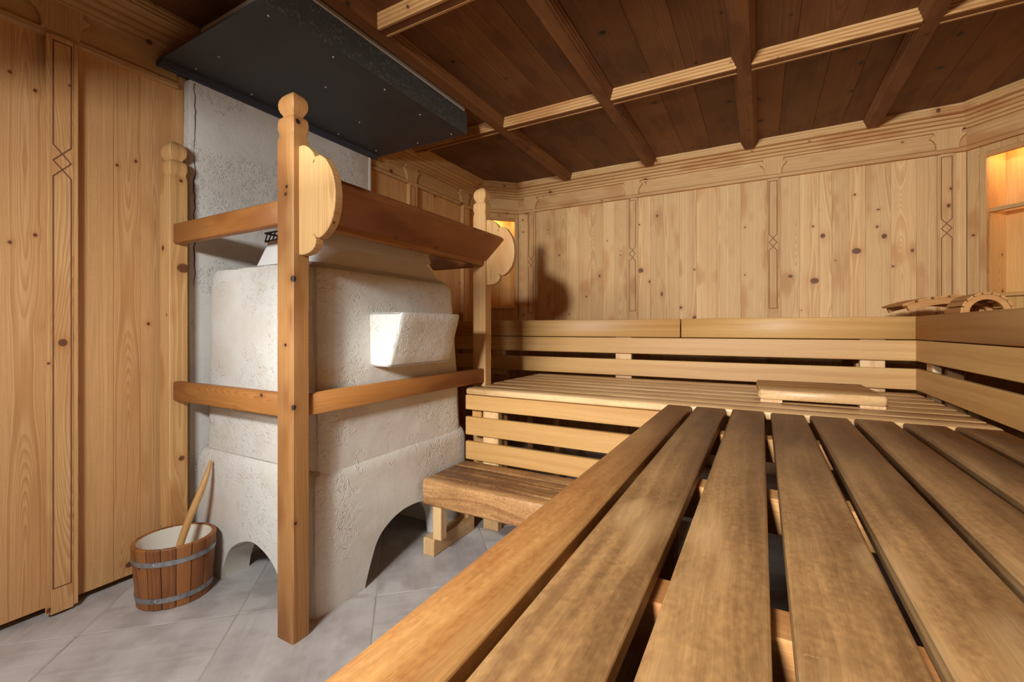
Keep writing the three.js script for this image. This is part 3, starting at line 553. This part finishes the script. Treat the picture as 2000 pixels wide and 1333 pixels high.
  hb(0.935, 0.012); hb(0.939, 0.004); hb(0.947, 0); for (let i = 1; i < 6; i++) hb(0.947 + i * 0.036, 0); hb(1.163, 0); hb(1.1695, 0.004); hb(1.172, 0.012);
  put('firebox_block', clean(loft(bl, 3, 0.004, 5), 0.75, plaster.userData.phys), plaster, t, 0, 0, 0);
}
// ------------------------------------------------------------------ wooden guard frame around the stove
{
  const t = thing('stove_guard_frame', 'carved wooden guard rail frame with towel shelf around the stove', 'guard rail', [-1.9, 0, 1.6]);
  const prof = [[1.76, 1, 1], [1.775, 0.98], [1.788, 0.88], [1.798, 0.9], [1.808, 0.98], [1.826, 1], [1.842, 0.95], [1.85, 0.86], [1.857, 0.64], [1.862, 0.66], [1.872, 0.84], [1.885, 0.95], [1.9, 0.97], [1.915, 0.9], [1.928, 0.72], [1.938, 0.46], [1.946, 0.12]];
  const post = (x, d, mats, y0 = 0) => {
    const cx = (x[0] + x[1]) / 2, cd = (d[0] + d[1]) / 2, hx = (x[1] - x[0]) / 2, hd = (d[1] - d[0]) / 2, lv = [];
    for (const y of [y0, y0 + 0.3, 0.7, 1.1, 1.5]) lv.push({ y, x, d, r: 0.004 });
    for (const [y, s] of prof) lv.push({ y, x: [cx - hx * s, cx + hx * s], d: [cd - hd * s, cd + hd * s], r: 0.004 * s });
    const g = boxUV(toCreasedNormals(loft(lv, 1), 0.5), P24), m = choose(mats), uv = g.attributes.uv, P = g.attributes.position, nn = g.attributes.normal, q = mats === M.postFront ? 0 : rr(0, 0.5);
    for (let i = 0; i < uv.count; i++) { const side = Math.abs(nn.getX(i)) > Math.abs(nn.getZ(i)); uv.setXY(i, (0.2 + (side ? -P.getZ(i) - d[0] : P.getX(i) - x[1])) / 0.4, (P.getY(i) + q) / 2.4); }
    return put('post', g, m, t, 0, 0, 0);
  };
  post([-1.512, -1.422], [0.988, 1.054], M.postFront); post([-1.511, -1.423], [2.228, 2.296], M.postPale);
  post([-2.365, -2.278], [0.988, 1.062], M.postRear);
  const R = { r: 0.008, k: 2, ec: 0.006 };
  piece('rail', M.rail, t, [-2.277, -1.512], [1.478, 1.567], [1.0, 1.04], 'x', R); piece('rail', M.rail, t, [-2.277, -1.512], [0.782, 0.867], [1.0, 1.04], 'x', R);
  piece('rail', M.rail, t, [-1.468, -1.43], [0.785, 0.867], [1.054, 2.228], 'd', R); piece('rail', M.rail, t, [-1.468, -1.43], [1.474, 1.562], [1.054, 2.228], 'd', R);
  { const s = new THREE.Shape([[-1.9, 1.571], [-1.825, 1.478], [-1.511, 1.478], [-1.511, 1.571]].map((p) => new THREE.Vector2(...p))); const g = new THREE.ExtrudeGeometry(s, { depth: 0.034, bevelEnabled: true, bevelSize: 0.003, bevelThickness: 0.003, bevelSegments: 1 }); g.translate(0, 0, -2.275); const uv = g.attributes.uv; for (let i = 0; i < uv.count; i++) uv.setXY(i, uv.getY(i) / 0.4, uv.getX(i) / 2.4); put('rail', g, M.rail[0], t, 0, 0, 0); }
  // sloping towel shelf
  { const a = [-1.428, 1.496], b = [-1.302, 1.614], L = Math.hypot(b[0] - a[0], b[1] - a[1]), ang = Math.atan2(b[1] - a[1], b[0] - a[0]); const g = sweep(rrect(L, 0.026, 0.003, 1), 1.19, P24, { u0: 0.02, v0: 0.3 }); g.rotateZ(ang); g.translate(-0.009, 0.012, 0); put('shelf_board', g, M.shelf[0], t, (a[0] + b[0]) / 2, (a[1] + b[1]) / 2, 1.644); }
  const o = [[-1.4225, 1.742], [-1.403, 1.741], [-1.385, 1.735], [-1.371, 1.725], [-1.352, 1.708], [-1.34, 1.686], [-1.341, 1.676], [-1.349, 1.671], [-1.343, 1.682], [-1.334, 1.689], [-1.321, 1.691], [-1.31, 1.689], [-1.29, 1.676], [-1.274, 1.656], [-1.258, 1.632], [-1.248, 1.606], [-1.241, 1.58], [-1.239, 1.553], [-1.239, 1.528], [-1.242, 1.503], [-1.249, 1.48], [-1.259, 1.458], [-1.273, 1.441], [-1.288, 1.427], [-1.304, 1.418], [-1.318, 1.413], [-1.33, 1.417], [-1.34, 1.427], [-1.349, 1.43], [-1.344, 1.42], [-1.336, 1.407], [-1.338, 1.393], [-1.346, 1.381], [-1.358, 1.373], [-1.375, 1.366], [-1.403, 1.362], [-1.4225, 1.365]];
  const sh = new THREE.Shape(o.slice().reverse().map((p) => new THREE.Vector2(...p)));
  for (const d of [1.012, 2.242]) { const g = new THREE.ExtrudeGeometry(sh, { depth: 0.026, bevelEnabled: true, bevelSize: 0.003, bevelThickness: 0.003, bevelSegments: 2 }); g.translate(0, 0, -d - 0.029); const uv = g.attributes.uv, e = d > 2 ? 0.14 : 0; for (let i = 0; i < uv.count; i++) uv.setXY(i, (uv.getX(i) + 1.5 + e) / 0.4, (uv.getY(i) + e) / 2.4); put('scroll_bracket', g, M.fin[0], t, 0, 0, 0); }
}
// ------------------------------------------------------------------ bucket and ladle
{
  const cx = -2.125, cd = 0.942, hgt = 0.242, rb = 0.121, rt = 0.138, t = thing('sauna_bucket', 'dark stained stave bucket with two metal hoops standing on the tiles', 'bucket', [cx, 0, cd]);
  const ov = (a) => 1 + 0.05 * Math.cos(2 * (a - 0.85)), R = (y) => rb + (rt - rb) * y / hgt;
  const N = 16;
  for (let i = 0; i < N; i++) {
    const a0 = i / N * 6.28319 + 0.012, a1 = (i + 1) / N * 6.28319 - 0.012, pos = [], uv = [], idx = [], K = 4; const du = rr(0, 0.25), dv = rr(0, 1);
    const q = (a, y, off) => { const r = (R(y) + off) * ov(a); return [cx + r * Math.cos(a), y, -(cd + r * Math.sin(a))]; };
    const ys = [0.002, hgt * 0.5, hgt - 0.003, hgt];
    for (const off of [0, -0.016]) for (let k = 0; k <= K; k++) for (let j = 0; j < ys.length; j++) { const a = a0 + (a1 - a0) * k / K, e = (k === 0 || k === K) && off === 0 ? -0.0018 : 0; pos.push(...q(a, ys[j], off + e + (j === 3 && off === 0 ? -0.003 : 0))); uv.push((du + (a - a0) * R(ys[j])) / 0.4, (dv + ys[j]) / 2.4); }
    const id = (s, k, j) => (s * (K + 1) + k) * ys.length + j;
    for (let k = 0; k < K; k++) for (let j = 0; j < 3; j++) { idx.push(id(0, k, j), id(0, k, j + 1), id(0, k + 1, j), id(0, k + 1, j), id(0, k, j + 1), id(0, k + 1, j + 1)); idx.push(id(1, k, j), id(1, k + 1, j), id(1, k, j + 1), id(1, k + 1, j), id(1, k + 1, j + 1), id(1, k, j + 1)); }
    for (let k = 0; k < K; k++) { idx.push(id(0, k, 3), id(1, k, 3), id(0, k + 1, 3), id(0, k + 1, 3), id(1, k, 3), id(1, k + 1, 3)); idx.push(id(0, k, 0), id(0, k + 1, 0), id(1, k, 0), id(0, k + 1, 0), id(1, k + 1, 0), id(1, k, 0)); }
    for (let j = 0; j < 3; j++) { idx.push(id(0, 0, j), id(1, 0, j), id(0, 0, j + 1), id(1, 0, j), id(1, 0, j + 1), id(0, 0, j + 1)); idx.push(id(0, K, j), id(0, K, j + 1), id(1, K, j), id(1, K, j), id(0, K, j + 1), id(1, K, j + 1)); }
    const g = new THREE.BufferGeometry(); g.setAttribute('position', new THREE.Float32BufferAttribute(pos, 3)); g.setAttribute('uv', new THREE.Float32BufferAttribute(uv, 2)); g.setIndex(idx);
    put('stave', toCreasedNormals(g, 0.5), choose(M.bucket), t, 0, 0, 0);
  }
  const ring = (y0, y1, o0, o1) => { // closed band around the staves
    const K = 72, sec = [[o0, y0], [o1, y0], [o1, y1], [o0, y1]], pos = [], uv = [], idx = [];
    for (let k = 0; k <= K; k++) for (let j = 0; j < 4; j++) { const a = k / K * 6.28319, r = (R(sec[j][1]) + sec[j][0]) * ov(a); pos.push(cx + r * Math.cos(a), sec[j][1], -(cd + r * Math.sin(a))); uv.push(a * 0.14 / 0.2, sec[j][1] / 0.2); }
    for (let k = 0; k < K; k++) for (let j = 0; j < 4; j++) { const a = k * 4 + j, b = k * 4 + (j + 1) % 4; idx.push(a, a + 4, b, b, a + 4, b + 4); }
    const g = new THREE.BufferGeometry(); g.setAttribute('position', new THREE.Float32BufferAttribute(pos, 3)); g.setAttribute('uv', new THREE.Float32BufferAttribute(uv, 2)); g.setIndex(idx); return toCreasedNormals(g, 0.6);
  };
  const rv = new THREE.SphereGeometry(0.0048, 10, 8);
  for (const [y0, y1] of [[0.030, 0.050], [0.176, 0.196]]) { const h = put('hoop', ring(y0, y1, -0.001, 0.0025), steel, t, 0, 0, 0); const a = -0.95, r = (R(y0) + 0.003) * ov(a), m = new THREE.Mesh(rv, screwMat); m.name = 'rivet'; m.castShadow = true; m.position.set(cx + r * Math.cos(a), (y0 + y1) / 2, -(cd + r * Math.sin(a))); h.add(m); }
  { // pale insert
    const pts = [[0.0, 0.02], [rb - 0.022, 0.02], [R(0.08) - 0.019, 0.08], [R(hgt) - 0.0175, hgt - 0.004], [R(hgt) - 0.012, hgt - 0.001], [R(hgt) - 0.0145, hgt - 0.006], [R(0.08) - 0.0165, 0.078], [rb - 0.019, 0.016], [0, 0.016]].map((p) => new THREE.Vector2(...p));
    const g = new THREE.LatheGeometry(pts, 64), p = g.attributes.position; for (let i = 0; i < p.count; i++) { const a = Math.atan2(-p.getZ(i), p.getX(i)), s = ov(a); p.setX(i, p.getX(i) * s); p.setZ(i, p.getZ(i) * s); } g.computeVertexNormals();
    const m = liner.clone(); m.side = THREE.DoubleSide; put('liner', g, m, t, cx, 0, cd);
  }
  const l = thing('ladle', 'pale wooden ladle with curved handle leaning in the bucket', 'ladle', [cx, 0.02, cd]);
  const path = [[-2.125, 0.06, 0.93], [-2.123, 0.13, 0.942], [-2.118, 0.215, 0.962], [-2.108, 0.32, 0.995], [-2.106, 0.41, 1.033], [-2.118, 0.48, 1.066], [-2.134, 0.518, 1.084]];
  put('handle', boxUV(toCreasedNormals(tubePath(path, [0.0105, 0.0125, 0.0138, 0.0142, 0.0142, 0.0135, 0.011, 0.005], 40, 12), 0.9), [0.3, 2.6]), linden, l, 0, 0, 0);
  const bw = new THREE.LatheGeometry([[0, 0], [0.03, 0.004], [0.042, 0.02], [0.045, 0.045], [0.042, 0.046], [0.038, 0.022], [0.026, 0.009], [0, 0.006]].map((p) => new THREE.Vector2(...p)), 28); put('bowl', boxUV(bw, [0.3, 2.6]), linden, l, -2.128, 0.024, 0.91);
}
// ------------------------------------------------------------------ benches
const Y1 = 0.37, Y2 = 0.77, Y3 = 1.166, DX = 2.06, D3 = 3.06, X3 = 0.70, XB = -1.445, XN = -0.362;
{ // step
  const t = thing('step_bench', 'low worn wooden step bench beside the stove plinth', 'bench', [-0.9, 0, 1.87]);
  piece('front_slat', M.stepFront, t, [XB, XN - 0.002], [Y1 - 0.125, Y1], [1.691, 1.76], 'x', { r: 0.014, k: 3, ec: 0.006, u0: 0.0 });
  for (const [a, b] of [[1.764, 1.858], [1.863, 1.957], [1.962, 2.052]]) piece('slat', M.step, t, [XB + 0.004, XN - 0.002], [Y1 - 0.03, Y1], [a, b], 'x', { r: 0.006, k: 2, ec: 0.004 });
  for (const x of [-1.445, -0.55]) {
    piece('runner', M.pale, t, [x, x + 0.066], [0.001, 0.082], [1.699, 2.05], 'd', { r: 0.003, ec: 0.003 });
    piece('leg', M.pale, t, [x + 0.048, x + 0.1], [x < -1 ? 0.082 : 0.082, Y1 - 0.125], [1.712, 1.757], 'y'); piece('leg', M.pale, t, [x + 0.01, x + 0.066], [0.082, Y1 - 0.03], [1.99, 2.04], 'y');
    piece('cross_bearer', M.under, t, [x + 0.004, x + 0.046], [Y1 - 0.095, Y1 - 0.031], [1.762, 2.04], 'd');
  }
}
const GR = 'two wings of the middle bench';
{ // middle bench, wing running along the rear
  const t = thing('middle_bench', 'middle sauna bench wing of narrow slats running along the rear', 'bench', [-0.4, 0, 2.5]);
  piece('front_slat', M.pale, t, [XB, X3 - 0.004], [Y2 - 0.036, Y2], [DX, DX + 0.128], 'x', { r: 0.012, k: 3, ec: 0.006 });
  let d = DX + 0.139; const W = 0.1275, G = 0.0105;
  for (let i = 1; i < 7; i++) { const hit = d < 2.30 && d + W > 2.22; piece('slat', M.pale, t, [hit ? -1.418 : XB, X3 - 0.004], [Y2 - 0.03, Y2 - 0.001], [d, d + W], 'x', { r: 0.005, k: 2, ec: 0.003 }); d += W + G; }
  for (const [a, b] of [[0.652, 0.7325], [0.512, 0.612], [0.3755, 0.475]]) piece('riser_board', M.front, t, [XB, XN - 0.002], [a, b], [DX - 0.002, DX + 0.024], 'x', { r: 0.003, ec: 0.002 });
  for (const x of [-1.347, -0.46]) piece('upright', M.pale, t, [x, x + 0.098], [0.0015, 0.7325], [DX + 0.025, DX + 0.07], 'y');
  piece('end_block', M.under, t, [-1.436, -1.375], [0.55, 0.7325], [DX + 0.05, DX + 0.11], 'y');
  for (const x of [-1.30, -0.43, 0.2, 0.62]) { piece('cross_bearer', M.under, t, [x, x + 0.045], [0.668, 0.7385], [DX + 0.075, D3 - 0.005], 'd'); piece('rear_leg', M.under, t, [x, x + 0.045], [0.0015, 0.667], [2.94, 3.0], 'y'); piece('front_leg', M.under, t, [x, x + 0.045], [0.0015, 0.667], [2.15, 2.2], 'y'); }
}
{ // middle bench, wing with broad boards running to the viewer
  const t = thing('middle_bench', 'broad-board middle bench wing with wide gaps between brown worn boards', 'bench', [0.17, 0, 0.8]);
  const E = [[-0.362, -0.262], [-0.246, -0.130], [-0.107, 0.009], [0.030, 0.144], [0.159, 0.279], [0.296, 0.412], [0.432, 0.550], [0.569, 0.688]];
  E.forEach(([a, b], i) => piece(i ? 'slat' : 'edge_slat', i ? M.worn : M.edge, t, [a, b], [Y2 - 0.034, Y2], [-0.6, 2.046 + (i % 3) * 0.006], 'd', { r: 0.008, k: 3, ec: 0.006, u0: 0.02 + (i * 0.037) % 0.12, v0: 0 }));
  for (const d of [-0.55, 0.05, 0.612, 1.11, 1.7]) piece('joist', M.under, t, [XN + 0.04, X3 - 0.01], [Y2 - 0.11, Y2 - 0.0345], [d, d + 0.068], 'x');
  for (const [a, b] of [[0.632, 0.7325], [0.53, 0.63], [0.428, 0.528], [0.326, 0.426], [0.224, 0.324], [0.122, 0.222], [0.02, 0.12]]) { piece('riser_board', M.front, t, [XN + 0.004, XN + 0.028], [a, b], [-0.6, DX - 0.004], 'd', { r: 0.003 }); piece('riser_board', M.front, t, [XN + 0.03, X3 - 0.01], [a, b], [-0.6, -0.576], 'x', { r: 0.003 }); }
  for (const d of [-0.55, 0.612, 1.7]) for (const x of [XN + 0.03, 0.6]) piece('leg', M.under, t, [x, x + 0.06], [0.0015, Y2 - 0.1105], [d, d + 0.06], 'y');
}
{ // top bench, rear wing: fascia boards with slots
  const t = thing('top_bench', 'top sauna bench wing along the pale rear board wall', 'bench', [-0.4, 0, 3.4]);
  for (const [a, b] of [[XL + 0.01, -0.4635], [-0.4555, X3 + 0.02]]) piece('front_slat', M.front, t, [a, b], [1.0455, Y3], [D3 + (a < -1 ? 0.002 : 0), D3 + 0.05], 'x', { r: 0.006, k: 2, ec: 0.003 });
  for (const [a, b] of [[0.781, 0.892], [0.9325, 1.0405]]) piece('riser_board', M.front, t, [XL + 0.01, X3 + 0.02], [a, b], [D3, D3 + 0.024], 'x', { r: 0.003, ec: 0.002 });
  let d = D3 + 0.06; for (let i = 0; i < 5; i++) { piece('slat', M.pale, t, [XL + 0.33, XR - 0.36], [Y3 - 0.032, Y3 - 0.002], [d, d + 0.135], 'x', { r: 0.005, k: 2 }); d += 0.148; }
  for (const x of [-1.9, -0.893, 0.471]) { piece('upright', M.pale, t, [x, x + 0.11], [0.74, 1.0445], [D3 + 0.025, D3 + 0.06], 'y'); piece('cross_bearer', M.under, t, [x, x + 0.05], [1.06, 1.133], [D3 + 0.065, DB - 0.02], 'd'); piece('leg', M.under, t, [x, x + 0.06], [0.0015, 1.059], [3.2, 3.26], 'y'); piece('leg', M.under, t, [x, x + 0.06], [0.0015, 1.059], [3.7, 3.76], 'y'); }
}
{ // top bench, wing on the right wall
  const t = thing('top_bench', 'top bench wing under the amber niche, turning toward the viewer', 'bench', [1.1, 0, 1.5]);
  piece('front_slat', M.front, t, [X3 - 0.002, X3 + 0.05], [1.0455, Y3], [-0.6, D3 - 0.001], 'd', { r: 0.008, k: 3, ec: 0.004 });
  for (const [a, b] of [[0.781, 0.892], [0.9325, 1.0405]]) piece('riser_board', M.front, t, [X3, X3 + 0.024], [a, b], [-0.6, D3 - 0.001], 'd', { r: 0.003, ec: 0.002 });
  let x = X3 + 0.06; for (let i = 0; i < 5; i++) { piece('slat', M.pale, t, [x, x + 0.135], [Y3 - 0.032, Y3 - 0.002], [-0.6, D3 + 0.05], 'd', { r: 0.005, k: 2 }); x += 0.148; }
  for (const d of [-0.4, 0.8, 1.9, 2.9]) { piece('upright', M.pale, t, [X3 + 0.025, X3 + 0.06], [0.74, 1.0445], [d, d + 0.09], 'y'); piece('cross_bearer', M.under, t, [X3 + 0.065, XR - 0.02], [1.06, 1.133], [d, d + 0.05], 'x'); piece('leg', M.under, t, [X3 + 0.08, X3 + 0.14], [0.0015, 1.059], [d, d + 0.06], 'y'); piece('leg', M.under, t, [XR - 0.1, XR - 0.04], [0.0015, 1.059], [d, d + 0.06], 'y'); }
}
// ------------------------------------------------------------------ headrests
{
  const t = thing('headrest_board', 'flat wooden headrest board lying on the middle bench', 'headrest', [0.21, Y2, 2.54]); t.userData.local = true;
  piece('front_board', M.pale, t, [-0.232, 0.232], [0.014, 0.056], [-0.228, -0.11], 'x', { r: 0.009, k: 2, ec: 0.012 });
  for (const [a, b] of [[-0.106, 0.006], [0.01, 0.122], [0.126, 0.226]]) piece('board', M.edge, t, [-0.23, 0.23], [0.016, 0.056], [a, b], 'x', { r: 0.005, k: 2, ec: 0.008 });
  for (const x of [-0.222, 0.14]) piece('foot', M.pale, t, [x, x + 0.085], [0, 0.0145], [-0.215, 0.215], 'd', { r: 0.003 });
  t.rotation.y = 0.03;
}
function arcRib(R0, R1, a0, a1, depth, n = 20) {
  const s = new THREE.Shape(), pts = []; for (let i = 0; i <= n; i++) { const a = a0 + (a1 - a0) * i / n; pts.push([R1 * Math.cos(a), R1 * Math.sin(a)]); } for (let i = n; i >= 0; i--) { const a = a0 + (a1 - a0) * i / n; pts.push([R0 * Math.cos(a), R0 * Math.sin(a)]); }
  s.setFromPoints(pts.map((p) => new THREE.Vector2(...p))); const g = new THREE.ExtrudeGeometry(s, { depth, bevelEnabled: true, bevelSize: 0.0015, bevelThickness: 0.0015, bevelSegments: 1 }); const uv = g.attributes.uv; for (let i = 0; i < uv.count; i++) uv.setXY(i, uv.getY(i) / 0.3, uv.getX(i) / 2.6); return g;
}
{ // long curved backrest of laths on bent ribs
  const t = thing('curved_backrest', 'long gently curved lath backrest lying in the top bench corner', 'backrest', [0.86, Y3, 3.32]); t.userData.local = true;
  const R = 0.52, c0 = Math.PI / 2 - 0.06, h = 0.42;
  for (const z of [-0.15, 0.13]) { const g = arcRib(R - 0.03, R, c0 - 0.38, c0 + 0.44, 0.022); g.translate(0, -h, z); put('rib', g, M.curved[0], t, 0, 0, 0); }
  for (let i = 0; i < 7; i++) { const a = c0 - 0.36 + i * 0.13, g = sweep(rrect(0.056, 0.012, 0.003, 1), 0.31, P26, { u0: i * 0.03 }); g.rotateZ(a - Math.PI / 2); g.translate((R + 0.0075) * Math.cos(a), (R + 0.0075) * Math.sin(a) - h, 0); put('lath', g, M.curved[0], t, 0, 0, 0); }
  t.rotation.y = 0.1; t.position.y = Y3 - 0.002;
}
{ // small half-round neck rest
  const t = thing('arched_neck_rest', 'small half-round wooden neck rest beside the curved backrest', 'headrest', [0.893, Y3, 2.93]); t.userData.local = true;
  for (const z of [-0.1, 0.08]) { const g = arcRib(0.058, 0.078, 0, Math.PI, 0.02, 18); g.translate(0, 0.012, z); put('rib', g, M.curved[0], t, 0, 0, 0); }
  for (let i = 0; i < 9; i++) { const a = 0.12 + i * 0.363, g = sweep(rrect(0.026, 0.01, 0.002, 1), 0.21, P26, { u0: i * 0.02 }); g.rotateZ(a - Math.PI / 2); g.translate(0.0845 * Math.cos(a), 0.0845 * Math.sin(a) + 0.012, 0); put('lath', g, M.curved[0], t, 0, 0, 0); }
  piece('foot', M.curved, t, [-0.085, 0.085], [-0.001, 0.012], [-0.1, -0.07], 'x'); piece('foot', M.curved, t, [-0.085, 0.085], [-0.001, 0.012], [0.07, 0.1], 'x');
}
renderer.render(scene, camera);
